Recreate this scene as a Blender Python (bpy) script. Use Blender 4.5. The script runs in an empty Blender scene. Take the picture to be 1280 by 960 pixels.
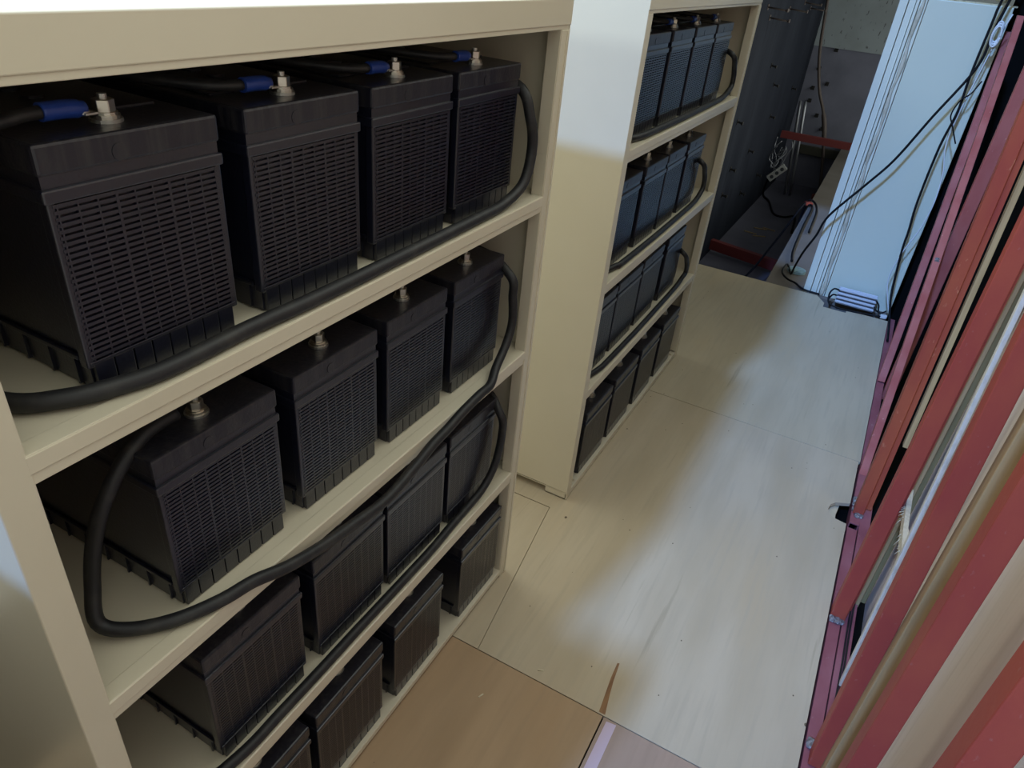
import bpy, bmesh, math, random
from mathutils import Vector, Matrix, Euler
random.seed(7)
SC = bpy.context.scene
COL = SC.collection

# ------------------------------------------------------------------ camera
cam_d = bpy.data.cameras.new('camera')
cam = bpy.data.objects.new('camera', cam_d); COL.objects.link(cam)
cam_d.sensor_width = 36.0
cam_d.lens = 887.08 / 1280 * 36.0
cam_d.clip_start = 0.02
RT = Vector((0.8742291, 0.4770532, 0.09024259))
UP = Vector((-0.32021125, 0.42681923, 0.84574825))
FW = Vector((-0.36494964, 0.76827442, -0.52589559))
cam.matrix_world = Matrix(((RT.x, UP.x, -FW.x, 0.64711), (RT.y, UP.y, -FW.y, -0.23831),
                           (RT.z, UP.z, -FW.z, 1.67230), (0, 0, 0, 1)))
SC.camera = cam

# ------------------------------------------------------------------ light
world = bpy.data.worlds.new('world'); SC.world = world
world.use_nodes = True
bg = world.node_tree.nodes['Background']
bg.inputs['Color'].default_value = (0.95, 1.0, 0.90, 1)
wn = world.node_tree
w_tc = wn.nodes.new('ShaderNodeTexCoord'); w_sp = wn.nodes.new('ShaderNodeSeparateXYZ'); w_mr = wn.nodes.new('ShaderNodeMapRange')
wn.links.new(w_tc.outputs['Generated'], w_sp.inputs[0]); wn.links.new(w_sp.outputs['Y'], w_mr.inputs['Value'])
w_mr.inputs['From Min'].default_value = -1.0; w_mr.inputs['From Max'].default_value = 0.35
w_mr.inputs['To Min'].default_value = 0.55; w_mr.inputs['To Max'].default_value = 1.62     # ambient dimmed from behind the camera, added to tone down faces turned that way
wn.links.new(w_mr.outputs['Result'], bg.inputs['Strength'])
sun_d = bpy.data.lights.new('daylight', 'SUN')
sun_d.color = (0.22, 0.45, 1.0); sun_d.energy = 2.9; sun_d.angle = math.radians(3.6)
sun = bpy.data.objects.new('daylight', sun_d); COL.objects.link(sun)
sun.rotation_euler = Vector((0.235, 1.08, -1.0)).to_track_quat('-Z', 'Y').to_euler()
win_d = bpy.data.lights.new('window_daylight', 'AREA')
win_d.shape = 'RECTANGLE'; win_d.size = 1.0; win_d.size_y = 0.5
win_d.color = (0.72, 0.9, 1.0); win_d.energy = 1.0; win_d.spread = math.radians(24)
win = bpy.data.objects.new('window_daylight', win_d); COL.objects.link(win)
win.location = (-1.3, -3.2, 2.75)
win.rotation_euler = Vector((0.25, 1.0, -0.235)).to_track_quat('-Z', 'Y').to_euler()
vs = SC.view_settings
vs.view_transform = 'Standard'; vs.look = 'None'; vs.gamma = 1.0; vs.use_curve_mapping = False
vs.exposure = 0.0

# ------------------------------------------------------------------ materials
def mat(name, col, rough=0.5, metal=0.0, noise=None, bump=None, spec=0.5, coat=0.0):
    """noise = (scale xyz, second colour, contrast low, high); bump = (scale, strength)"""
    m = bpy.data.materials.new(name); m.use_nodes = True
    nt = m.node_tree; b = nt.nodes['Principled BSDF']
    b.inputs['Base Color'].default_value = (*col, 1)
    b.inputs['Roughness'].default_value = rough
    b.inputs['Metallic'].default_value = metal
    b.inputs['Specular IOR Level'].default_value = spec
    if coat: b.inputs['Coat Weight'].default_value = coat; b.inputs['Coat Roughness'].default_value = 0.24
    tc = nt.nodes.new('ShaderNodeTexCoord')
    def noise_tex(scale, detail=6):
        mp = nt.nodes.new('ShaderNodeMapping'); mp.inputs['Scale'].default_value = scale
        n = nt.nodes.new('ShaderNodeTexNoise'); n.inputs['Scale'].default_value = 1.0
        n.inputs['Detail'].default_value = detail
        nt.links.new(tc.outputs['Object'], mp.inputs['Vector']); nt.links.new(mp.outputs['Vector'], n.inputs['Vector'])
        return n
    last = None
    for nz in (noise or []):
        sc, c2, lo, hi = nz
        n = noise_tex(sc)
        r = nt.nodes.new('ShaderNodeMapRange'); r.inputs['From Min'].default_value = lo; r.inputs['From Max'].default_value = hi
        nt.links.new(n.outputs['Fac'], r.inputs['Value'])
        mx = nt.nodes.new('ShaderNodeMix'); mx.data_type = 'RGBA'
        nt.links.new(r.outputs['Result'], mx.inputs[0])
        if last is None: mx.inputs[6].default_value = (*col, 1)
        else: nt.links.new(last, mx.inputs[6])
        mx.inputs[7].default_value = (*c2, 1)
        last = mx.outputs[2]
    if last is not None: nt.links.new(last, b.inputs['Base Color'])
    if bump:
        n = noise_tex(bump[0] if isinstance(bump[0], tuple) else (bump[0],) * 3)
        bp = nt.nodes.new('ShaderNodeBump'); bp.inputs['Strength'].default_value = bump[1]; bp.inputs['Distance'].default_value = 0.004
        nt.links.new(n.outputs['Fac'], bp.inputs['Height']); nt.links.new(bp.outputs['Normal'], b.inputs['Normal'])
    return m

M = {}
M['cream'] = mat('cream_paint', (0.67, 0.61, 0.475), 0.30, noise=[((3, 3, 3), (0.64, 0.58, 0.445), .35, .7)])
M['plastic'] = mat('battery_black', (0.005, 0.006, 0.015), 0.30, spec=.8, coat=.38, noise=[((30, 30, 8), (0.008, 0.009, 0.019), .4, .7)], bump=(260, .12))
M['lid'] = mat('lid_black', (0.012, 0.012, 0.020), 0.34, coat=.2, noise=[((120, 120, 6), (0.034, 0.033, 0.036), .45, .75)], bump=(200, .15))
M['rubber'] = mat('cable_black', (0.011, 0.011, 0.013), 0.5, noise=[((40, 40, 40), (0.035, 0.033, 0.03), .5, .8)])
M['cord'] = mat('cord_black', (0.007, 0.007, 0.009), 0.55, spec=0.2)
M['blue'] = mat('sleeve_blue', (0.02, 0.06, 0.32), 0.4)
M['steel'] = mat('bolt_steel', (0.62, 0.58, 0.50), 0.28, 1.0)
M['lead'] = mat('lug_tin', (0.55, 0.54, 0.50), 0.45, 1.0)
def ply(name, c, c2, knot):
    m = mat(name, c, 0.6, noise=[((7, 1.2, 7), c2, .38, .68), ((3.2, .9, 3.2), tuple(x * y for x, y in zip(c, (.93, .88, .80))), .52, .72),
                                 ((60, 3.5, 60), tuple(x * .84 for x in c), .5, .8), ((26, 1.1, 26), tuple(x * .80 for x in c2), .66, .76)], bump=((90, 8, 90), .08))
    nt = m.node_tree; b = nt.nodes['Principled BSDF']
    src = b.inputs['Base Color'].links[0].from_socket
    tc = nt.nodes['Texture Coordinate']
    for sc, rad, keep in ((5.5, .030, .55), (17.0, .045, .72)):
        vo = nt.nodes.new('ShaderNodeTexVoronoi'); vo.inputs['Scale'].default_value = sc
        mp = nt.nodes.new('ShaderNodeMapping'); mp.inputs['Scale'].default_value = (1.25, .9, .02); mp.inputs['Location'].default_value = (sc, sc * .3, 0)
        nt.links.new(tc.outputs['Object'], mp.inputs['Vector']); nt.links.new(mp.outputs['Vector'], vo.inputs['Vector'])
        lt = nt.nodes.new('ShaderNodeMath'); lt.operation = 'LESS_THAN'; lt.inputs[1].default_value = rad
        nt.links.new(vo.outputs['Distance'], lt.inputs[0])
        sp = nt.nodes.new('ShaderNodeSeparateColor'); nt.links.new(vo.outputs['Color'], sp.inputs['Color'])
        gt = nt.nodes.new('ShaderNodeMath'); gt.operation = 'GREATER_THAN'; gt.inputs[1].default_value = keep
        nt.links.new(sp.outputs[0], gt.inputs[0])
        mu = nt.nodes.new('ShaderNodeMath'); mu.operation = 'MULTIPLY'
        nt.links.new(lt.outputs[0], mu.inputs[0]); nt.links.new(gt.outputs[0], mu.inputs[1])
        mx = nt.nodes.new('ShaderNodeMix'); mx.data_type = 'RGBA'
        nt.links.new(mu.outputs[0], mx.inputs[0]); nt.links.new(src, mx.inputs[6]); mx.inputs[7].default_value = (*(x * .35 for x in knot), 1)
        src = mx.outputs[2]
    nt.links.new(src, b.inputs['Base Color'])
    return m
M['ply_pale'] = ply('plywood_pale', (0.56, 0.47, 0.34), (0.47, 0.385, 0.265), (0.30, 0.22, 0.14))
M['ply_grey'] = ply('plywood_pale_grey', (0.55, 0.47, 0.335), (0.48, 0.40, 0.275), (0.32, 0.24, 0.16))
M['ply_brown'] = ply('plywood_brown', (0.47, 0.32, 0.19), (0.37, 0.245, 0.14), (0.2, 0.12, 0.07))
M['ply_pink'] = ply('plywood_pink', (0.42, 0.29, 0.21), (0.36, 0.25, 0.18), (0.25, 0.16, 0.11))
M['ply_wall'] = mat('plywood_wall', (0.80, 0.70, 0.62), 0.65, noise=[((7, 7, 1.2), (0.72, 0.62, 0.54), .38, .68), ((70, 70, 4), (0.66, 0.56, 0.48), .5, .8)])
M['lumber'] = mat('lumber_tan', (0.48, 0.34, 0.17), 0.65, noise=[((60, 60, 3), (0.36, 0.25, 0.12), .42, .7)])
M['lumber_shaded'] = mat('lumber_shaded', (0.30, 0.23, 0.10), 0.7, noise=[((60, 60, 3), (0.22, 0.165, 0.07), .42, .7)])  # darker lumber copy, shade of the side faces put into the colour
M['lumber_pale'] = mat('lumber_pale', (0.66, 0.58, 0.42), 0.65, noise=[((80, 80, 4), (0.55, 0.47, 0.32), .42, .7)])
M['lath'] = mat('lath_white', (0.72, 0.68, 0.60), 0.7, noise=[((120, 120, 30), (0.55, 0.51, 0.44), .5, .75)])
M['ply_edge'] = mat('plywood_edge', (0.5, 0.38, 0.22), 0.7, noise=[((3, 3, 400), (0.25, 0.17, 0.09), .45, .6)])
M['red'] = mat('red_oxide', (0.36, 0.062, 0.048), 0.5, spec=0.22, noise=[((9, 9, 3), (0.43, 0.09, 0.052), .42, .68), ((70, 70, 40), (0.42, 0.16, 0.13), .68, .78)], bump=(60, .15))
M['red_orange'] = mat('red_oxide_orange', (0.40, 0.095, 0.05), 0.5, spec=0.22, noise=[((8, 8, 3), (0.33, 0.06, 0.045), .42, .66), ((60, 60, 30), (0.55, 0.24, 0.14), .66, .76)], bump=(60, .15))
M['red_pink'] = mat('red_oxide_daylit', (0.42, 0.13, 0.115), 0.5, spec=0.22, noise=[((12, 12, 5), (0.36, 0.085, 0.075), .4, .68), ((80, 80, 60), (0.6, 0.32, 0.28), .68, .78)], bump=(60, .15))  # red oxide with the pink of bluish daylight painted in, plus paler scuffs
M['red_purple'] = mat('red_channel', (0.27, 0.085, 0.10), 0.55, spec=0.22, noise=[((9, 4, 9), (0.34, 0.13, 0.15), .42, .66), ((60, 30, 60), (0.4, 0.28, 0.28), .68, .8)])
M['red_dark'] = mat('red_dark', (0.20, 0.035, 0.035), 0.6)
M['weld'] = mat('weld_grey', (0.20, 0.19, 0.20), 0.55, .5, noise=[((120, 120, 120), (0.42, 0.42, 0.45), .45, .7)], bump=(150, .8))
M['panel'] = mat('white_panel', (0.66, 0.70, 0.58), 0.32, noise=[((2.5, 2.5, .8), (0.63, 0.67, 0.55), .4, .7)])
M['trim'] = mat('trim_white', (0.72, 0.75, 0.65), 0.3)
M['caulk'] = mat('caulk_cream', (0.62, 0.58, 0.46), 0.6, noise=[((60, 60, 25), (0.5, 0.45, 0.33), .5, .7)])
M['foam'] = mat('foam_yellow', (0.62, 0.55, 0.36), 0.8, noise=[((30, 30, 30), (0.30, 0.25, 0.15), .5, .7)])
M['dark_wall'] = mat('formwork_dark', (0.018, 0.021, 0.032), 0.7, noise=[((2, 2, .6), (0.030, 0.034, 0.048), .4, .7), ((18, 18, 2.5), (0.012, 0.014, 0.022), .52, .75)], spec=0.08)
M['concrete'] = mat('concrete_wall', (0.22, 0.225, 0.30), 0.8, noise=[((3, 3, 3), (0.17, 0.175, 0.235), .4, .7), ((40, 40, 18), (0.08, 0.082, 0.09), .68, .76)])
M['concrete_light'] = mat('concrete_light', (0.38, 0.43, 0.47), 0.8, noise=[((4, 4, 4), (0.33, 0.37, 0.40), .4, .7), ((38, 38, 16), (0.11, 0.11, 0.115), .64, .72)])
M['concrete_floor'] = mat('concrete_floor', (0.15, 0.15, 0.20), 0.75, noise=[((2, 2, 2), (0.11, 0.11, 0.15), .4, .7)])
M['slab'] = mat('slab_brown', (0.17, 0.15, 0.135), 0.8, noise=[((3, 3, 3), (0.14, 0.12, 0.105), .4, .7)])
M['gap_shade'] = mat('gap_shade_black', (0.005, 0.005, 0.005), 0.9, spec=0.05)  # near black, darkness of unlit gaps put into the colour
M['olive'] = mat('olive_board', (0.075, 0.072, 0.055), 0.8)
M['pipe'] = mat('pipe_brown', (0.10, 0.075, 0.07), 0.5, noise=[((20, 20, 3), (0.13, 0.10, 0.09), .4, .7)])
M['conduit'] = mat('conduit_silver', (0.35, 0.36, 0.40), 0.35, .8)
M['alu'] = mat('aluminium', (0.50, 0.54, 0.60), 0.4, .35)
M['slot'] = mat('slot_dark', (0.05, 0.055, 0.065), 0.6)
M['white'] = mat('white_plastic', (0.72, 0.74, 0.75), 0.4)
M['strip_white'] = mat('outlet_plastic', (0.5, 0.5, 0.5), 0.45)
M['blue_disc'] = mat('pale_blue_disc', (0.30, 0.44, 0.46), 0.5, noise=[((50, 50, 50), (0.20, 0.32, 0.36), .45, .65)])
M['tape'] = mat('lilac_tape', (0.60, 0.46, 0.52), 0.5)
M['gouge'] = mat('raw_wood_gouge', (0.30, 0.16, 0.075), 0.8, noise=[((90, 10, 90), (0.2, 0.1, 0.05), .4, .7)])
M['light_block_pit'] = mat('light_block_grey', (0.4, 0.4, 0.4), 0.8)
M['tie'] = mat('tie_iron', (0.03, 0.028, 0.028), 0.6, .4)

# ------------------------------------------------------------------ mesh helpers
def add_box(bm, a, b, bev=0.0, mi=0):
    x0, x1 = sorted((a[0], b[0])); y0, y1 = sorted((a[1], b[1])); z0, z1 = sorted((a[2], b[2]))
    r = bmesh.ops.create_cube(bm, size=1.0, matrix=Matrix.Translation(((x0 + x1) / 2, (y0 + y1) / 2, (z0 + z1) / 2)) @ Matrix.Diagonal((x1 - x0, y1 - y0, z1 - z0, 1)))
    if bev:
        es = list({e for v in r['verts'] for e in v.link_edges})
        bmesh.ops.bevel(bm, geom=es, offset=bev, segments=2, profile=.5, affect='EDGES')
    return r

def add_obox(bm, c, size, rot=(0, 0, 0), bev=0.0):
    """box with centre, size and euler rotation"""
    mt = Matrix.Translation(c) @ Euler(rot).to_matrix().to_4x4() @ Matrix.Diagonal((*size, 1))
    r = bmesh.ops.create_cube(bm, size=1.0, matrix=mt)
    if bev:
        es = list({e for v in r['verts'] for e in v.link_edges})
        bmesh.ops.bevel(bm, geom=es, offset=bev, segments=2, profile=.5, affect='EDGES')

def add_cyl(bm, c, r, h, seg=16, r2=None, rot=None):
    mt = Matrix.Translation(c)
    if rot is not None: mt = mt @ rot
    bmesh.ops.create_cone(bm, cap_ends=True, segments=seg, radius1=r, radius2=r if r2 is None else r2, depth=h, matrix=mt)

def spline(pts, sub=6):
    P = [Vector(p) for p in pts]
    if len(P) < 3: return P
    P = [2 * P[0] - P[1]] + P + [2 * P[-1] - P[-2]]
    out = []
    for i in range(1, len(P) - 2):
        a, b, c, d = P[i - 1:i + 3]
        for k in range(sub):
            t = k / sub
            out.append(.5 * ((2 * b) + (c - a) * t + (2 * a - 5 * b + 4 * c - d) * t * t + (3 * b - a - 3 * c + d) * t ** 3))
    out.append(P[-2])
    return out

def add_tube(bm, pts, r, seg=10, sub=6):
    P = spline(pts, sub)
    n = len(P); prev = None; rings = []
    t0 = (P[1] - P[0]).normalized()
    nrm = t0.orthogonal().normalized()
    for i in range(n):
        t = (P[min(i + 1, n - 1)] - P[max(i - 1, 0)])
        t = t.normalized() if t.length > 1e-9 else t0
        nrm = (nrm - t * nrm.dot(t))
        nrm = nrm.normalized() if nrm.length > 1e-6 else t.orthogonal().normalized()
        bn = t.cross(nrm)
        rr = r(i / (n - 1)) if callable(r) else r
        rings.append([bm.verts.new(P[i] + (nrm * math.cos(2 * math.pi * k / seg) + bn * math.sin(2 * math.pi * k / seg)) * rr) for k in range(seg)])
    for i in range(n - 1):
        for k in range(seg):
            f = bm.faces.new((rings[i][k], rings[i][(k + 1) % seg], rings[i + 1][(k + 1) % seg], rings[i + 1][k])); f.smooth = True
    bm.faces.new(rings[0][::-1]); bm.faces.new(rings[-1])

def add_prism(bm, poly, z0, z1):
    lo = [bm.verts.new((x, y, z0)) for x, y in poly]; hi = [bm.verts.new((x, y, z1)) for x, y in poly]
    n = len(poly)
    bm.faces.new(lo[::-1]); bm.faces.new(hi)
    for i in range(n): bm.faces.new((lo[i], lo[(i + 1) % n], hi[(i + 1) % n], hi[i]))

def add_bar(bm, p0, p1, wx, wy, bev=0.0015):
    """square bar from p0 to p1 (bottom-centre to top-centre)"""
    p0, p1 = Vector(p0), Vector(p1)
    vs_ = []
    for p in (p0, p1):
        for sx, sy in ((-1, -1), (1, -1), (1, 1), (-1, 1)):
            vs_.append(bm.verts.new((p.x + sx * wx / 2, p.y + sy * wy / 2, p.z)))
    fs = [bm.faces.new([vs_[i] for i in q]) for q in ((3, 2, 1, 0), (4, 5, 6, 7), (0, 1, 5, 4), (1, 2, 6, 5), (2, 3, 7, 6), (3, 0, 4, 7))]
    if bev: bmesh.ops.bevel(bm, geom=list({e for f in fs for e in f.edges}), offset=bev, segments=2, profile=.5, affect='EDGES')

def B(): return bmesh.new()

def obj(name, bm, m, parent=None, base=None):
    """link bm (built in world coordinates) as ONE mesh; base = location of the thing it belongs to"""
    me = bpy.data.meshes.new(name)
    loc = Vector(base) if base is not None else Vector((0, 0, 0))
    bmesh.ops.recalc_face_normals(bm, faces=bm.faces)
    if parent is not None or base is not None: bmesh.ops.translate(bm, verts=bm.verts, vec=-loc)
    bm.to_mesh(me); bm.free()
    me.materials.append(m)
    o = bpy.data.objects.new(name, me); COL.objects.link(o)
    if parent is not None: o.parent = parent
    else: o.location = loc
    return o

def tag(o, label, cat, group=None):
    o['label'] = label; o['category'] = cat
    if group: o['group'] = group
    return o

def thing(name, label, cat, loc=(0, 0, 0), group=None):
    o = bpy.data.objects.new(name, None); COL.objects.link(o)
    o.location = loc; o.empty_display_size = .05
    return tag(o, label, cat, group)

def struct(name, bm, m, base=None):
    o = obj(name, bm, m, None, base); o['kind'] = 'structure'; return o

def copy_tree(o, parent=None):
    c = o.copy(); COL.objects.link(c)
    if parent is not None: c.parent = parent
    for ch in list(o.children):
        copy_tree(ch, c)
    return c

def single(name, bm, m, label, cat, base=None, group=None):
    return tag(obj(name, bm, m, None, base), label, cat, group)

# ------------------------------------------------------------------ the setting
FE = 0.930                       # right edge of the plywood floor
b = B(); add_box(b, (-1.2, -2.2, -0.6), (1.35, 4.22, -0.075)); struct('floor', b, M['gap_shade'])  # subfloor coloured near black so the notch and open joints look unlit
b = B(); add_box(b, (-1.6, -0.46, -0.075), (0.20, -0.34, 1.36)); struct('light_block_left', b, M['slab'])  # unseen low wall, added to hold light off the near rack's left side
b = B(); add_box(b, (.20, -1.40, -0.6), (1.35, -1.28, 1.15)); struct('light_block_rear', b, M['slab'])  # unseen wall, added to dim the light from behind the camera
b = B(); add_box(b, (.937, 4.44, -0.6), (1.30, 4.50, 2.3)); struct('gap_shade_sheet_far', b, M['gap_shade'])  # black sheet standing in for the dark gap beside the white panel
b = B(); add_box(b, (-1.2, 4.22, -0.75), (2.2, 9.62, -0.6)); struct('floor_pit', b, M['concrete_floor'])
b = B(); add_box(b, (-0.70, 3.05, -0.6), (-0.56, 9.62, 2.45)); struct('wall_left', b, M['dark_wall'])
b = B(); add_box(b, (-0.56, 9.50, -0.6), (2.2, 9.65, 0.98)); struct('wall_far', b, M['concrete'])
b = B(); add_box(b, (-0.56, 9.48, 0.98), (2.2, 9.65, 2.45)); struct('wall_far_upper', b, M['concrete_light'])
b = B(); add_box(b, (1.20, 2.15, -0.6), (1.30, 4.6, 2.3)); struct('gap_shade_sheet_right', b, M['gap_shade'])  # black sheet added behind the studs to paint the openings dark
b = B(); add_box(b, (-0.70, 3.7, 2.45), (2.2, 9.65, 2.55)); struct('light_block_pit', b, M['light_block_pit'])  # unseen slab, added to keep the daylight out of the pit

# slab strip running past the pit
b = B(); add_prism(b, [(0.20, 4.262), (0.93, 4.262), (0.93, 9.48), (0.10, 9.48)], -0.6, -0.012); struct('floor_walkway', b, M['slab'])

# plywood floor sheets
PG = 'plywood floor sheets'
def sheet(poly, m, label):
    b = B(); add_prism(b, poly, -0.014, 0.0)
    return single('plywood_sheet', b, m, label, 'plywood sheet', None, PG)
S1, S2, S3 = 0.919, 2.541, 4.262
g = 0.0016
sheet([(-0.6, -2.0), (0.462, -2.0), (0.457, S1 - g), (-0.6, S1 - g)], M['ply_brown'], 'brown plywood floor sheet in the near foreground beside the near rack')
sheet([(0.466, -2.0), (FE + .002, -2.0), (FE, S1 - g), (0.461, S1 - g)], M['ply_pink'], 'pinkish plywood floor sheet with a lilac tape strip along its edge')
sheet([(-0.6, S1 + g), (0.078, S1 + g), (-0.012, 1.56), (-0.6, 1.56)], M['ply_pale'], 'narrow pale plywood strip along the foot of the near rack')
notch = [(FE, 2.10), (0.885, 2.108), (0.868, 2.122), (0.860, 2.152), (0.866, 2.185), (0.882, 2.207), (FE, 2.232)]
sheet([(0.0795, S1 + g), (FE, S1 + g)] + notch + [(FE, S2 - g), (-0.6, S2 - g), (-0.6, 1.564), (-0.0105, 1.564)], M['ply_pale'],
      'long pale plywood floor sheet with a notched right edge and a gouge')
sheet([(-0.6, S2 + g), (FE + .006, S2 + g), (FE + .006, 4.15), (0.705, 4.15), (0.705, 4.105), (0.575, 4.105), (0.575, 4.17), (0.52, S3), (-0.6, S3)], M['ply_grey'],
      'far pale plywood floor sheet reaching to the white wall panel and pit edge')
b = B(); add_prism(b, [(0.850, 2.085), (0.896, 2.085), (0.892, 2.16), (0.900, 2.25), (0.850, 2.25)], -0.075, -0.022)
single('plywood_scrap', b, M['ply_grey'], 'tan plywood scrap showing inside the notch of the floor sheet', 'plywood scrap', (0.87, 2.16, -0.075))
b = B(); add_prism(b, [(0.468, 0.60), (0.498, 0.62), (0.497, 0.912), (0.471, 0.909)], 0.0002, 0.0012)
single('tape_strip', b, M['tape'], 'lilac strip of tape on the pinkish plywood sheet', 'tape')
b = B(); add_prism(b, [(0.431, 1.090), (0.437, 1.092), (0.443, 1.03), (0.450, 0.985), (0.461, 0.925), (0.444, 0.925), (0.438, 0.985), (0.433, 1.035)], -0.002, 0.0006)
o = obj('gouge', b, M['gouge'])
o['kind'] = 'structure'; o.name = 'floor_gouge'  # chipped gouge in the plywood, laid on as a thin piece
for (x, y, r, lab) in ((0.259, 0.953, .4, 'tiny pale wood chip lying near the brown plywood seam'), (0.16, 0.80, 1.2, 'tiny pale wood chip lying on the brown plywood near the rack')):
    b = B(); add_obox(b, (x, y, 0.0015), (0.016, 0.004, 0.002), (0, 0, r), .0005)
    single('wood_chip', b, M['lumber_pale'], lab, 'wood chip', (x, y, 0))

# base channels under the studs
CH = 'red floor channels under the studs'
def channel(x0, x1, y0, y1, z, m, label):
    b = B()
    add_box(b, (x0, y0, z - 0.006), (x1, y1, z), .001)
    add_box(b, (x0, y0, z - 0.06), (x0 + .004, y1, z - 0.006)); add_box(b, (x1 - .004, y0, z - 0.06), (x1, y1, z - 0.006))
    return single('floor_channel', b, m, label, 'steel channel', None, CH)
channel(0.938, 0.971, -0.4, 2.10, -0.010, M['red_purple'], 'purplish red floor channel beside the plywood edge, nearer length')
channel(0.940, 0.975, 2.13, 4.22, -0.008, M['red_purple'], 'purplish red floor channel beside the plywood edge, farther length')
channel(0.975, 1.010, -0.4, 2.38, -0.010, M['red_purple'], 'second purplish red floor channel behind the studs, away from the plywood')

# ------------------------------------------------------------------ battery racks
def make_rack(y0, y1, xf, lips, zt, label, foot_gap):
    D = 0.58
    t = thing('battery_rack', label, 'battery rack', (xf - D / 2, (y0 + y1) / 2, 0))
    L = t.location
    def part(name, bm, p=t, m=M['cream']): return obj(name, bm, m, p, L)
    z0 = foot_gap
    for s in (0, 1):
        ys = y0 if s == 0 else y1
        a, c = (ys, ys + .004) if s == 0 else (ys - .004, ys)
        b = B(); add_box(b, (xf - D, a, z0), (xf - .0005, c, zt), .001); part('side_panel', b)
        # folded front post
        b = B()
        w = 0.038
        ya, yb = (ys + .0003, ys + w) if s == 0 else (ys - w, ys - .0003)
        add_box(b, (xf - .003, ya, 0.0 if True else z0), (xf, yb, zt - .05), .0012)
        yi = yb if s == 0 else ya
        add_box(b, (xf - .03, yi - .0015, z0), (xf - .002, yi + .0015, zt - .05), .0008)
        # narrow rolled edge line
        ye = ys + .010 if s == 0 else ys - .010
        if s: add_box(b, (xf - .001, ye - .0035, 0.004), (xf + .0022, ye + .0035, zt - .052), .001)
        part('post', b)
        for xx in (xf - .045, xf - D + .045):
            yc = ys + .045 if s == 0 else ys - .045
            b = B(); add_box(b, (xx - .04, yc - .04, 0.0), (xx + .038, yc + .04, .004)); add_box(b, (xx - .04, yc - .04, 0), (xx + .038, yc - .036, z0 + .004)); add_box(b, (xx - .04, yc + .036, 0), (xx + .038, yc + .04, z0 + .004))
            part('foot', b)
    b = B(); add_box(b, (xf - D, y0 + .004, z0), (xf - D + .003, y1 - .004, zt)); part('back_panel', b)
    b = B(); add_box(b, (xf - D, y0, zt), (xf, y1, zt + .004), .001); part('top_panel', b)
    b = B(); add_box(b, (xf - .003, y0, zt - .042), (xf + .001, y1, zt + .004), .0015)
    add_box(b, (xf - .022, y0 + .006, zt - .050), (xf - .0012, y1 - .006, zt - .0415), .001)
    part('front_beam', b)
    for zl in lips:
        b = B(); add_box(b, (xf - D + .003, y0 + .004, zl + .031), (xf - .004, y1 - .004, zl + .035)); sh = part('shelf', b)
        b = B()
        add_box(b, (xf - .004, y0 + .036, zl + .014), (xf, y1 - .036, zl + .0355), .0012)
        add_box(b, (xf - .006, y0 + .036, zl), (xf - .0022, y1 - .036, zl + .0146), .001)
        add_box(b, (xf - .03, y0 + .036, zl), (xf - .005, y1 - .036, zl + .002))
        add_box(b, (xf - .026, y0 + .036, zl + .0345), (xf - .001, y1 - .036, zl + .0368), .001)
        part('shelf_lip', b, sh)
    b = B(); add_box(b, (xf - D + .003, y0 + .004, .026), (xf - .001, y1 - .004, .030), .0006)
    add_box(b, (xf - .004, y0 + .036, .012 if foot_gap < .02 else .006), (xf - .0004, y1 - .036, .0275), .0008)
    part('base_shelf', b)
    return t

R1 = dict(y0=0.0, y1=1.22, xf=0.0, lips=(1.1660, .7700, .3800), zt=1.586)
R2 = dict(y0=1.626, y1=2.952, xf=0.021, lips=(1.1885, .7930, .4110), zt=1.606)
make_rack(label='cream steel battery rack in the left foreground, nearest the camera', foot_gap=.004, **R1)
make_rack(label='cream steel battery rack standing farther back past the nearer rack', foot_gap=.036, **R2)

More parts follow.
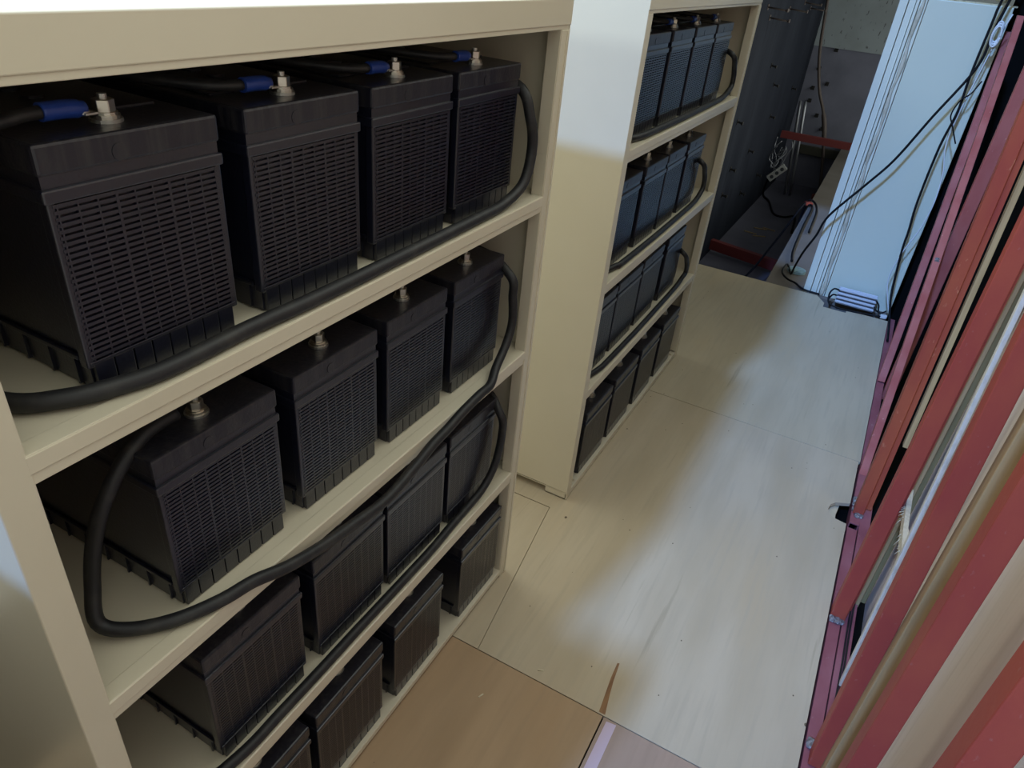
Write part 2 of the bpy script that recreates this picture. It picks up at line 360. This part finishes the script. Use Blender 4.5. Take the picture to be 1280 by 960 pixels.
# ------------------------------------------------------------------ batteries
BW, BD, BH = 0.215, 0.48, 0.272
def make_battery():
    t = thing('battery', 'x', 'battery')
    # case
    b = B()
    W2 = BW / 2
    def tapered(x0, x1, w0, w1, z0, z1):
        v = []
        for z, w, ins in ((z0, w0, .004), (z1, w1, 0)):
            for x, y in ((x0 - ins, -w), (x0 - ins, w), (x1 + ins, w), (x1 + ins, -w)):
                v.append(b.verts.new((x, y, z)))
        for q in ((0, 1, 2, 3), (7, 6, 5, 4), (0, 4, 5, 1), (1, 5, 6, 2), (2, 6, 7, 3), (3, 7, 4, 0)):
            b.faces.new([v[i] for i in q])
    tapered(-.006, -BD + .006, W2 - .009, W2 - .004, 0, .228)
    nr = 27; za, zb = .042, .212
    for i in range(nr):
        z = za + (zb - za) * i / (nr - 1)
        add_box(b, (-.0075, -W2 + .008, z - .0019), (-.0014, W2 - .008, z + .0019))
        add_box(b, (-BD + .0075, -W2 + .008, z - .0019), (-BD + .0014, W2 - .008, z + .0019))
    for k in range(10):
        y = -W2 + .012 + (BW - .024) * k / 9
        wide = .0016 if k in (3, 6) else .0009
        for (xa, xb) in ((-.0075, -.0012), (-BD + .0075, -BD + .0012)):
            add_box(b, (xa, y - wide, za - .004), (xb, y + wide, zb + .002))
    # skirt with fins, open slots
    nb = 8; wb = (BW - .020) / nb
    for k in range(nb):
        ya = -W2 + .010 + wb * k
        add_box(b, (-.012, ya + .0009, .0), (-.0025, ya + wb - .0009, za - .006), .0008)
        add_box(b, (-BD + .012, ya + .0009, .0), (-BD + .0025, ya + wb - .0009, za - .006), .0008)
    add_box(b, (-.0085, -W2 + .006, za - .0085), (-.0012, W2 - .006, za - .0045), .0008)
    for k in range(10):
        x = -.03 - (BD - .06) * k / 9
        for s in (-1, 1): add_box(b, (x - .0014, s * (W2 - .010), .002), (x + .0014, s * (W2 - .0045), .036))
    for s in (-1, 1):       # corner beads and a side rail
        for x in (-.009, -BD + .009):
            add_box(b, (x - .007, s * (W2 - .0115), .030), (x + .007, s * (W2 - .0025), .224), .002)
        add_box(b, (-.02, s * (W2 - .008), .036), (-BD + .02, s * (W2 - .0032), .042), .001)
    add_box(b, (.001, -W2 - .0005, .215), (-BD - .001, W2 + .0005, .229), .0022)     # rim
    add_box(b, (-.0035, -W2 + .003, .228), (-BD + .0035, W2 - .003, .243))          # neck
    obj('case', b, M['plastic'], t, (0, 0, 0))
    # lid
    b = B()
    add_box(b, (.0, -W2 + .0005, .2415), (-BD, W2 - .0005, BH), .0035)
    add_box(b, (-.0785, -W2 + .02, BH - .0005), (-BD + .08, W2 - .02, BH + .0035), .0015)
    for k in range(6):
        add_cyl(b, (-.12 - k * .046, 0, BH + .0045), .013, .004, 16)
    add_cyl(b, (-.0012, -.02, .252), .009, .004, 18, rot=Matrix.Rotation(math.pi / 2, 4, 'Y'))
    obj('lid', b, M['lid'], t, (0, 0, 0))
    for x, y in ((-.042, 0.0), (-BD + .045, 0.0)):
        b = B(); add_cyl(b, (x, y, BH + .0015), .0165, .004, 20); add_cyl(b, (x, y, BH + .014), .0048, .027, 12)
        tr = obj('terminal', b, M['lead'], t, (0, 0, 0))
        b = B(); add_cyl(b, (x, y, BH + .0055), .0145, .004, 18); add_cyl(b, (x, y, BH + .0085), .0125, .003, 14)
        obj('washer', b, M['steel'], tr, (0, 0, 0))
        b = B(); add_cyl(b, (x, y, BH + .0160), .0112, .013, 6, rot=Matrix.Rotation(.35, 4, 'Z'))
        bmesh.ops.bevel(b, geom=list(b.edges), offset=.0008, segments=1, affect='EDGES')
        obj('nut', b, M['steel'], tr, (0, 0, 0))
    return t

ORD = ('first', 'second', 'third', 'fourth')
SHELF = ('top shelf', 'second shelf', 'third shelf', 'bottom shelf')
proto = make_battery(); used = [False]
SPOT = {}
def place(rack, row, i, fx, y0, y1, z):
    o = proto if not used[0] else copy_tree(proto)
    used[0] = True
    o.location = (fx, (y0 + y1) / 2, z)
    o.scale = (1, (y1 - y0) / BW, 1)
    o.rotation_euler = (0, 0, random.uniform(-.006, .006))
    o['label'] = 'black ribbed battery, %s from the left on the %s of the %s rack' % (ORD[i], SHELF[row], rack)
    o['group'] = 'batteries on the %s rack' % rack
    SPOT[(rack, row, i)] = (fx, (y0 + y1) / 2, z)
rows_near = ((-.045, 1.2035, ((.142, .358), (.397, .612), (.640, .862), (.882, 1.108))),
             (-.042, .8075, ((.186, .402), (.436, .645), (.672, .870), (.897, 1.105))),
             (-.033, .4175, ((.190, .405), (.437, .650), (.660, .884), (.900, 1.115))),
             (-.009, .0308, ((.150, .370), (.388, .612), (.655, .860), (.950, 1.165))))
rows_far = ((-.022, 1.226, ((1.770, 1.990), (2.017, 2.240), (2.262, 2.505), (2.528, 2.755))),
            (-.022, .8305, ((1.745, 1.968), (2.006, 2.226), (2.240, 2.458), (2.492, 2.715))),
            (-.022, .4485, ((1.700, 1.930), (1.945, 2.185), (2.204, 2.440), (2.495, 2.740))),
            (.010, .0308, ((1.745, 1.990), (2.020, 2.275), (2.315, 2.560), (2.600, 2.845))))
for rk, rows in (('near', rows_near), ('far', rows_far)):
    for r, (fx, z, ys) in enumerate(rows):
        for i, (ya, yb) in enumerate(ys): place(rk, r, i, fx, ya, yb, z)

# jumper cables: front terminal with a blue sleeve, running over the lids to the rear terminal of the next battery
def jumper(rack, row, i, pts, label):
    fx, yc, z = SPOT[(rack, row, i)]
    zt = z + BH + .0112
    x0 = fx - .042
    base = (x0, yc, z + BH)
    t = thing('battery_cable', label, 'battery cable', base, 'battery cables over the lids')
    b = B(); add_box(b, (x0 - .011, yc - .028, zt - .0012), (x0 + .011, yc - .0135, zt + .0012), .0005)
    add_cyl(b, (x0, yc - .026, zt + .001), .0085, .0028, 14)
    obj('lug', b, M['lead'], t, base)
    b = B(); add_tube(b, [(x0, yc - .022, zt + .004), (x0 + .001, yc - .046, zt + .006), (x0 + .001, yc - .068, zt + .006)], lambda u: .0092 if u > .1 else .0075, 12)
    obj('sleeve', b, M['blue'], t, base)
    b = B(); add_tube(b, [(x0 + .001, yc - .064, zt + .006)] + pts, .0068, 10); obj('conductor', b, M['rubber'], t, base)
for rk, rows in (('near', rows_near), ('far', rows_far)):
    for r in (0,):
        for i in range(4):
            fx, yc, z = SPOT[(rk, r, i)]
            zt = z + BH + .016; x0 = fx - .042
            if i == 0:
                yy = (.045 if rk == 'near' else 1.672)
                p = [(x0 + .004, yc - .095, zt), (x0 - .004, yy + .03, zt - .02), (x0 - .05, yy + .004, zt - .09), (x0 - .10, yy + .002, zt - .20)]
            else:
                yp = SPOT[(rk, r, i - 1)][1]
                p = [(x0 - .02, yc - .105, zt + .002), (x0 - .10, yc - .16, zt + .006), (fx - .25, yp + .06, zt + .008), (fx - BD + .075, yp + .012, zt + .008), (fx - BD + .048, yp, zt + .004)]
            jumper(rk, r, i, p, 'blue sleeved cable on the %s battery, %s of the %s rack' % (ORD[i], SHELF[r], rk))

# heavy cables along the shelf fronts
def heavy(pts, r, label):
    b = B(); add_tube(b, pts, r, 12, 7)
    return single('power_cable', b, M['rubber'], label, 'power cable', pts[len(pts) // 2], 'heavy power cables along the shelf fronts')
zs = 1.2145
heavy([(-.45, 1.145, 1.40), (-.20, 1.135, 1.43), (-.06, 1.125, 1.43), (-.022, 1.125, 1.37), (-.017, 1.135, 1.31), (-.016, 1.108, 1.245), (-.018, 1.03, 1.217),
       (-.016, .93, zs), (-.014, .79, zs), (-.012, .60, zs), (-.012, .45, zs), (-.016, .34, zs), (-.014, .22, zs), (-.024, .165, zs), (-.045, .115, zs), (-.09, .072, zs), (-.2, .045, zs + .01)],
      .0112, 'thick black cable lying along the top shelf of the near rack')
heavy([(-.45, 1.14, 1.0), (-.15, 1.13, 1.06), (-.03, 1.112, 1.03), (-.016, 1.112, .975), (-.014, 1.118, .91), (-.012, 1.092, .862), (-.004, 1.036, .828),
       (.012, .985, .813), (.0155, .93, .815), (.0155, .861, .808), (.0155, .803, .797), (.0155, .747, .790), (.0155, .678, .771), (.0155, .59, .755), (.0155, .501, .765), (.0155, .416, .779),
       (.0145, .335, .799), (.006, .275, .816), (-.004, .222, .8185), (-.030, .163, .8185), (-.068, .118, .820), (-.098, .098, .835), (-.112, .112, .885), (-.105, .124, .951), (-.092, .140, 1.012), (-.085, .172, 1.062), (-.084, .215, 1.092), (-.084, .262, 1.097)],
      .0105, 'thick black cable sagging over the lip of the second shelf of the near rack')
heavy([(-.45, 1.15, .62), (-.12, 1.14, .69), (-.016, 1.105, .655), (-.008, 1.112, .585), (-.008, 1.085, .50), (-.014, 1.04, .45), (-.020, .98, .430), (-.018, .90, .4285), (-.013, .80, .4285), (-.0125, .70, .4285), (-.0125, .60, .4285),
       (-.0125, .52, .4285), (-.0115, .42, .4285), (-.0115, .31, .4285), (-.012, .22, .4285), (-.03, .13, .4285), (-.07, .09, .4285)],
      .0105, 'thick black cable lying along the third shelf of the near rack')
def far_cable(y_r, zsh, ztop, label):
    z = zsh + .0105
    heavy([(-.44, y_r + .03, ztop - .06), (-.12, y_r + .02, ztop), (-.008, y_r - .05, ztop), (.004, y_r, ztop - .055), (.004, y_r + .025, ztop - .11), (.003, y_r - .01, zsh + .03), (.002, y_r - .10, z + .002), (.004, y_r - .35, z), (.006, y_r - .62, z),
           (.004, y_r - .9, z), (.0, 1.80, z), (-.02, 1.725, z), (-.08, 1.68, z)], .0098, label)
far_cable(2.815, 1.226, 1.39, 'thick black cable along the top shelf of the far rack')
far_cable(2.725, .8305, 1.00, 'thick black cable along the second shelf of the far rack')
far_cable(2.775, .4485, .60, 'thick black cable along the third shelf of the far rack')

# ------------------------------------------------------------------ red studs, lumber and plywood on the right wall
SG = 'red steel studs'
def stud(y, x0, x1, zb, m, label, w=.046, flange=None, weld=None, lean=(0, 0), zt=2.35):
    t = thing('steel_stud', label, 'steel stud', ((x0 + x1) / 2, y + w / 2, zb), SG)
    L = t.location
    b = B(); add_bar(b, ((x0 + x1) / 2, y + w / 2, zb), ((x0 + x1) / 2 + lean[0], y + w / 2 + lean[1], zt), x1 - x0, w, .003); obj('tube', b, m, t, L)
    if flange:
        fx, fy = flange
        b = B(); add_bar(b, (x1 + fx / 2 + .001, y + fy + .004, zb + .02), (x1 + fx / 2 + .001 + lean[0], y + fy + .004 + lean[1], zt), fx, .008, .001); obj('flange', b, m, t, L)
    if weld:
        b = B()
        for (dx, dy, s) in weld:
            bmesh.ops.create_icosphere(b, subdivisions=2, radius=s, matrix=Matrix.Translation(((x0 + x1) / 2 + dx, y + dy, zb + .004)) @ Matrix.Diagonal((1, 1.3, .55, 1)))
        for v in b.verts: v.co += Vector((random.uniform(-1, 1), random.uniform(-1, 1), random.uniform(-1, 1))) * .0022
        obj('weld_bead', b, M['weld'], t, L)
    return t
stud(2.19, .944, .980, -.009, M['red_orange'], 'orange red steel stud whose foot stands by the notch in the plywood', flange=(.020, .03),
     lean=(-.055, 0), weld=((-.010, .02, .014), (-.013, .055, .012), (-.014, .09, .012), (0, -.008, .012), (.012, -.006, .01)))
stud(1.62, .936, .979, -.009, M['red'], 'red steel stud with scratched paint, next nearer than the orange red one', flange=(.009, .035), weld=((-.012, -.008, .012), (.0, -.010, .012), (.012, -.008, .01)))
stud(1.08, .951, .992, -.009, M['red'], 'wide red steel stud with a white lath along its left edge', weld=((-.02, .06, .014),), lean=(-.055, 0))
stud(.755, .934, .975, -.009, M['red'], 'red steel stud with pale scuffs between tan lumber and bare plywood')
stud(.43, .930, .974, -.009, M['red'], 'red steel stud at the right edge, nearest the camera')
stud(3.30, .982, 1.032, -.074, M['red_pink'], 'recessed red steel stud behind the slim leaning brace')
def brace(p0, p1, w, d, label, bolt=None):
    t = thing('steel_brace', label, 'steel brace', p0, 'leaning steel braces')
    L = t.location
    b = B(); add_bar(b, p0, p1, w, d, .002); obj('bar', b, M['red_pink'], t, L)
    if bolt:
        b = B(); add_cyl(b, bolt, .010, .012, 6, rot=Matrix.Rotation(math.pi / 2, 4, 'X')); add_cyl(b, (bolt[0], bolt[1] + .004, bolt[2]), .015, .004, 16, rot=Matrix.Rotation(math.pi / 2, 4, 'X'))
        obj('bolt', b, M['conduit'], t, L)
brace((.955, 2.49, -.008), (.959, 4.09, 1.60), .030, .050, 'slim pinkish red leaning brace with a bolt, welded near the notch', (.957, 3.165, .69))
brace((.958, 3.36, .0), (.962, 4.42, 1.52), .034, .050, 'leaning red brace closest to the white wall panel')

# plywood sheets behind the studs
WP = 'plywood boards behind the studs'
def wall_board(y0, y1, x, label, m=M['ply_wall'], zt=2.3, th=.012):
    b = B(); add_box(b, (x, y0, -.06), (x + th, y1, zt), .001)
    return single('wall_board', b, m, label, 'plywood board', (x, (y0 + y1) / 2, -.06), WP)
wall_board(-1.27, 1.0, 1.030, 'bare pinkish plywood board between the two nearest red studs')
wall_board(1.003, 1.30, 1.034, 'plywood board behind tan lumber right of the wide red stud')
wall_board(1.303, 2.12, 1.042, 'plywood board behind the lumber between the farther red studs')
def batten(x0, x1, y0, y1, z0, z1, m, label, lean=0, dx=0):
    b = B(); add_bar(b, ((x0 + x1) / 2, (y0 + y1) / 2, z0), ((x0 + x1) / 2 + dx, (y0 + y1) / 2 + lean, z1), x1 - x0, y1 - y0, .0015)
    return single('lumber_batten', b, m, label, 'lumber', ((x0 + x1) / 2, (y0 + y1) / 2, z0), 'lumber battens between the studs')
batten(.980, 1.008, 1.045, 1.085, -.02, 2.3, M['lumber'], 'tan grained lumber board right of the wide red stud with white lath')
batten(1.009, 1.029, 1.06, 1.10, -.02, 2.3, M['lumber_shaded'], 'narrow olive brown batten painted as the shaded side of the tan grained lumber board')  # separate dark strip in place of shade on the lumber
batten(.990, 1.013, 1.72, 1.76, -.02, 2.3, M['lumber'], 'tan lumber board just right of the scratched red stud')
batten(1.014, 1.032, 1.75, 1.79, -.02, 2.3, M['lumber_shaded'], 'olive brown batten painted as the shaded side of the tan lumber by the scratched stud')  # dark strip again standing for lumber in shade
batten(1.009, 1.026, 2.25, 2.28, .29, 2.3, M['lumber'], 'narrow pale lumber batten just right of the orange red stud', dx=-.050)
batten(.990, 1.000, 1.355, 1.375, .005, 2.3, M['lath'], 'white weathered lath just left of the wide red stud', dx=-.07)
# broken board with splinters, lying along the wall foot
t = thing('broken_board', 'broken pale board with splintered edge fixed across behind the scratched red stud', 'lumber', (1.0, 1.52, .438))
L = t.location
b = B()
add_prism(b, [(.987, 1.38), (1.000, 1.37), (1.002, 1.50), (.998, 1.53), (1.004, 1.719), (.993, 1.719), (.989, 1.66), (.986, 1.52)], .438, .466)
obj('board', b, M['lumber_pale'], t, L)
b = B()
for k in range(26):
    y = random.uniform(1.38, 1.68); x = .988
    p = Vector((x, y, random.uniform(.435, .462))); d = Vector((-random.uniform(.004, .012), random.uniform(-.012, .012), -random.uniform(.004, .026)))
    add_tube(b, [p, p + d * .6 + Vector((0, 0, .001)), p + d], lambda u: .0013 * (1.05 - u), 5, 2)
obj('splinter', b, M['lumber_pale'], t, L).__setitem__('kind', 'stuff')
b = B()
for x in (.990, .997):
    add_tube(b, [(x, 1.28, -.006), (x + .002, 1.45, -.006), (x + .001, 1.6, -.006), (x + .004, 1.86, -.006)], .0028, 8)
single('cord_bundle', b, M['rubber'], 'thin black cords running along the channel behind the scratched red stud', 'cords', (.99, 1.6, 0))

# ------------------------------------------------------------------ white wall panel at the end of the floor
t = thing('wall_panel', 'bluish white insulated wall panel standing at the far end of the floor', 'wall panel', (.69, 4.36, 0))
L = t.location
b = B(); add_box(b, (.560, 4.315, -.05), (.936, 4.40, 1.625), .003); obj('panel', b, M['panel'], t, L)
b = B()
prof = ((.430, .470, 4.306), (.474, .505, 4.312), (.508, .522, 4.304))
for (a, c, yy) in prof: add_box(b, (a, yy, -.03), (c, 4.40, 2.1), .002)
obj('corner_trim', b, M['trim'], t, L)
b = B(); add_tube(b, [(.538 + .004 * math.sin(k * 1.7), 4.314, -.02 + k * .085) for k in range(25)], lambda u: .009 + .003 * math.sin(u * 60), 8, 3); obj('caulk_bead', b, M['caulk'], t, L)
b = B(); add_box(b, (.526, 4.316, -.03), (.556, 4.40, 2.1), .001); obj('edge_strip', b, M['trim'], t, L)
b = B(); add_box(b, (.56, 4.33, 1.625), (.95, 4.42, 1.632))
for k in range(46):
    bmesh.ops.create_icosphere(b, subdivisions=2, radius=random.uniform(.018, .034), matrix=Matrix.Translation((.585 + random.random() * .35, 4.325 + random.random() * .05, 1.65 + random.random() * .10)))
obj('foam', b, M['foam'], t, L)

# thin cables hanging across the panel
def cord(pts, r, m, label, name='hanging_cable'):
    b = B(); add_tube(b, pts, r, 8, 6)
    return single(name, b, m, label, 'cable', pts[0], 'cables on the white panel')
cord([(.93, 4.24, 1.9), (.90, 4.24, 1.66), (.885, 4.235, 1.52), (.875, 4.23, 1.356), (.766, 4.225, 1.102), (.667, 4.225, .864), (.566, 4.225, .698), (.439, 4.225, .497), (.405, 4.26, .36), (.36, 4.34, .22), (.33, 4.45, .08), (.318, 4.5, .007), (.285, 4.62, .006), (.262, 4.66, .006), (.262, 4.50, .006), (.31, 4.40, .006), (.37, 4.36, .006), (.43, 4.285, .007), (.53, 4.27, .007)],
     .0065, M['cord'], 'black cable slanting across the white panel and looping on the floor')
cord([(.90, 4.24, 1.9), (.868, 4.24, 1.65), (.865, 4.24, 1.55), (.862, 4.235, 1.317), (.869, 4.23, 1.147), (.851, 4.23, .964), (.85, 4.23, .677), (.863, 4.225, .516), (.868, 4.22, .409), (.887, 4.21, .244), (.905, 4.18, .13), (.938, 4.10, .03), (.948, 3.95, .008), (.952, 3.85, .006)],
     .0062, M['cord'], 'black cable hanging nearly straight down the right side of the white panel')
cord([(.935, 4.25, 1.6), (.905, 4.245, 1.42), (.874, 4.24, 1.025), (.915, 4.235, .841), (.928, 4.22, .683), (.912, 4.22, .532), (.873, 4.22, .382), (.857, 4.215, .23), (.895, 4.2, .106), (.932, 4.16, .035), (.950, 4.02, .004)],
     .0035, M['white'], 'thin white cable curving down beside the black one on the panel')
cord([(.92, 4.235, 1.30), (.895, 4.22, 1.24), (.86, 4.215, 1.20), (.845, 4.215, 1.13), (.87, 4.21, 1.08), (.915, 4.2, 1.0)], .0035, M['cord'], 'short black tie looped round the hanging black cables')
b = B()
for k in range(3):
    add_tube(b, [(.902 + .018 * math.cos(a), 4.235 - .01 * k, 1.52 + .045 * math.sin(a) - .01 * k) for a in [i * math.pi / 4 for i in range(9)]], .005, 8, 4)
single('cable_coil', b, M['white'], 'small coil of white cable at the top right of the panel', 'cable', (.905, 4.235, 1.5))

# aluminium driver box on the floor
t = thing('power_supply_box', 'finned aluminium power supply box leaning at the foot of the white panel', 'power supply', (.735, 4.21, 0))
L = t.location
tilt = Matrix.Translation((.735, 4.215, .003)) @ Matrix.Rotation(math.radians(-18), 4, 'X') @ Matrix.Rotation(math.radians(1.5), 4, 'Z')
b = B(); add_box(b, (-.108, -.018, 0.0), (.108, .026, .100), .003)
for z in (.012, .036, .060, .084): add_box(b, (-.110, -.026, z - .006), (.110, -.016, z + .006), .0015)
bmesh.ops.transform(b, matrix=tilt, verts=b.verts); obj('body', b, M['alu'], t, L)
b = B()
for z in (.024, .048, .072): add_box(b, (-.106, -.0195, z - .004), (.106, -.0175, z + .004))
bmesh.ops.transform(b, matrix=tilt, verts=b.verts); obj('groove', b, M['slot'], t, L)
b = B()
add_tube(b, [(.63, 4.215, .085), (.60, 4.20, .09), (.585, 4.18, .06), (.60, 4.15, .015), (.66, 4.135, .006), (.74, 4.14, .006), (.83, 4.155, .008), (.89, 4.16, .012)], .005, 8)
add_tube(b, [(.63, 4.21, .05), (.605, 4.195, .055), (.59, 4.165, .03), (.61, 4.135, .008)], .005, 8)
obj('lead_wire', b, M['cord'], t, L)
b = B()
add_tube(b, [(.842, 4.21, .08), (.862, 4.20, .06), (.872, 4.19, .03), (.90, 4.175, .02)], .005, 8)
add_tube(b, [(.842, 4.205, .045), (.86, 4.19, .03), (.885, 4.17, .03), (.91, 4.17, .05)], .0045, 8)
obj('lead_wire', b, M['cord'], t, L)
b = B(); add_obox(b, (.905, 4.17, .014), (.035, .02, .022), (0, .1, .3), .003); obj('connector', b, M['white'], t, L)

# ------------------------------------------------------------------ pit behind
b = B(); add_cyl(b, (.338, 4.615, -.002), .058, .018, 28); add_cyl(b, (.338, 4.615, .008), .048, .004, 28)
single('floor_disc', b, M['blue_disc'], 'pale blue round disc lying on the walkway left of the white panel', 'disc', (.338, 4.615, 0))
def rbeam(p0, p1, w, h, m, label, cat='steel beam'):
    b = B(); p0 = Vector(p0); p1 = Vector(p1); c = (p0 + p1) / 2; d = p1 - p0
    add_obox(b, c, (d.length, w, h), (0, 0, math.atan2(d.y, d.x)), .002)
    return single('steel_beam', b, m, label, cat, c)
rbeam((-.56, 6.25, -.52), (.17, 6.08, -.52), .06, .09, M['red_dark'], 'dark red beam lying across the pit floor near its front')
rbeam((-.53, 8.62, .13), (.60, 8.62, .10), .05, .075, M['red_dark'], 'dark red bar crossing in front of the far concrete wall')
rbeam((-.40, 9.46, -.15), (.60, 9.46, -.17), .05, .10, M['olive'], 'dark olive board at the foot of the far concrete wall', 'board')
b = B(); add_tube(b, [(-.33, 8.8, 1.9), (-.12, 8.8, .85), (-.055, 8.8, .35), (-.05, 8.8, .28), (-.045, 8.8, -.30)], .016, 10)
b.free()
b = B(); add_tube(b, [(-.54, 9.25, 1.6), (-.455, 9.25, .974), (-.338, 9.25, .564), (-.216, 9.25, .318), (-.127, 9.25, .06), (-.023, 9.25, -.394), (.01, 9.25, -.58)], lambda u: .017 + (.010 if .52 < u < .68 else 0), 10)
single('pipe', b, M['pipe'], 'brown pipe leaning upright before the far concrete wall', 'pipe', (-.05, 9.3, -.6))
b = B()
for dx in (0, .055): add_tube(b, [(-.335 + dx, 8.9, -.60), (-.39 + dx, 8.9, -.1), (-.46 + dx, 8.9, .45)], .018, 10)
single('conduit_pair', b, M['conduit'], 'pair of silver conduits rising in the corner of the pit', 'conduit', (-.33, 8.9, -.6))
t = thing('power_strip', 'white power strip hanging in the dark corner of the pit', 'power strip', (-.42, 8.3, -.3))
b = B(); add_obox(b, (-.42, 8.3, -.24), (.22, .04, .075), (0, -math.radians(48), .2), .004); obj('housing', b, M['strip_white'], t, t.location)
for k in range(3):
    b = B(); r = Euler((0, -math.radians(48), .2)).to_matrix(); c = Vector((-.42, 8.3, -.24)) + r @ Vector((-.065 + .065 * k, -.021, 0))
    add_cyl(b, c, .020, .006, 14, rot=(r @ Matrix.Rotation(math.pi / 2, 3, 'X')).to_4x4()); obj('socket', b, M['slot'], t, t.location)
def pit_cable(pts, r, label):
    b = B(); add_tube(b, pts, r, 8)
    return single('floor_cable', b, M['cord'], label, 'cable', pts[0], 'cables around the pit')
pit_cable([(-.50, 8.35, -.33), (-.53, 8.5, -.55), (-.43, 8.4, -.592), (-.29, 7.95, -.592), (-.17, 7.9, -.592), (-.07, 8.0, -.592), (.0, 7.4, -.592)], .012, 'black cable curling over the pit floor from the power strip')
pit_cable([(-.54, 4.42, -.59), (-.40, 4.75, -.59), (-.10, 5.3, -.45), (.02, 5.9, -.25), (.12, 6.25, .0), (.16, 6.28, .008), (.2, 6.2, .008), (.22, 5.6, .008), (.25, 5.0, .008), (.28, 4.75, .008)], .009, 'black cable climbing out of the pit onto the walkway')
pit_cable([(.13, 6.40, -.59), (.115, 6.40, -.2), (.14, 6.38, .01), (.2, 6.36, .012), (.25, 6.1, .008), (.28, 5.5, .008)], .009, 'short black cable hanging over the walkway edge')
b = B(); add_obox(b, (.155, 6.30, .012), (.06, .05, .025), (0, 0, .4), .004); single('cable_plug', b, M['red'], 'small red plug on the walkway edge among black cables', 'plug', (.155, 6.3, 0))
b = B(); add_obox(b, (.02, 8.9, -.565), (.10, .08, .07), (0, 0, .2), .004); single('brick', b, M['red_orange'], 'reddish brick lying on the pit floor by the walkway', 'brick', (.02, 8.9, -.6))
b = B(); add_obox(b, (-.13, 4.95, -.57), (.10, .06, .06), (0, 0, .3), .004); single('brick', b, M['red_dark'], 'dark red block on the pit floor close to the plywood edge', 'brick', (-.13, 4.95, -.6))
# wire tangle by the power strip
b = B()
for k in range(9):
    p = Vector((-.50 + random.uniform(-.03, .1), 8.3 + random.uniform(-.1, .1), -.2))
    pts = [p]
    for j in range(4): p = p + Vector((random.uniform(-.05, .06), random.uniform(-.05, .05), random.uniform(.03, .10))); pts.append(p.copy())
    add_tube(b, [(max(q.x, -.545), q.y, q.z) for q in pts], .005, 6, 4)
o = single('wire_tangle', b, M['conduit'], 'tangle of loose wires above the power strip in the pit', 'wires', (-.5, 8.3, -.2)); o['kind'] = 'stuff'
for k, (x, y, a) in enumerate(((-.30, 7.3, .2), (-.36, 7.1, -.1), (-.26, 7.05, .5), (-.22, 7.35, -.2))):
    b = B(); add_obox(b, (x, y, -.594), (.13, .010, .008), (0, 0, a)); single('wood_scrap', b, M['lumber'], 'small stick of scrap scattered on the pit floor', 'scrap', (x, y, -.6), 'scrap sticks on the pit floor')

# form ties in the dark wall and the far wall
def make_tie(long):
    b = B()
    for s in (-.012, .012): add_tube(b, [(0, s, 0), (long, s, -.01)], .006, 6)
    add_box(b, (long - .012, -.022, -.018), (long, .022, .006), .002)
    add_box(b, (-.002, -.02, -.02), (.006, .02, .02), .002)
    return b
tie_long = single('form_tie', make_tie(.16), M['pipe'], 'rusty form tie jutting out high on the dark left wall of the pit', 'form tie', None, 'form ties on the dark wall')
tie_short = single('form_tie', make_tie(.05), M['tie'], 'short black form tie on the dark left wall of the pit', 'form tie', None, 'form ties on the dark wall')
firsts = {0: True, 1: True}
def tie(kind, x, y, z, rz=0, lab=None, grp=None):
    src = (tie_short, tie_long)[kind]
    o = src if firsts[kind] else src.copy()
    if not firsts[kind]: COL.objects.link(o)
    firsts[kind] = False
    o.location = (x, y, z); o.rotation_euler = (0, 0, rz)
    if lab: o['label'] = lab
    if grp: o['group'] = grp
for (y, z) in ((6.17, 1.43), (7.17, 1.40), (7.95, 1.44), (8.40, 1.384), (6.35, 1.352)): tie(1, -.56, y, z)
for (y, z) in ((6.09, .588), (6.98, .203), (6.29, .161), (7.85, -.2), (7.11, -.234), (8.68, .591), (7.4, .75), (7.0, .95), (6.2, -.05), (7.7, .42)): tie(0, -.56, y, z)
for (x, z) in ((-.302, .962), (-.294, .597), (-.431, .749), (-.437, .531), (-.431, .39), (-.302, .24), (-.2, .1)):
    tie(0, x, 9.5 if z < .97 else 9.48, z, -math.pi / 2, 'short black form tie on the far concrete wall', 'form ties on the far wall')
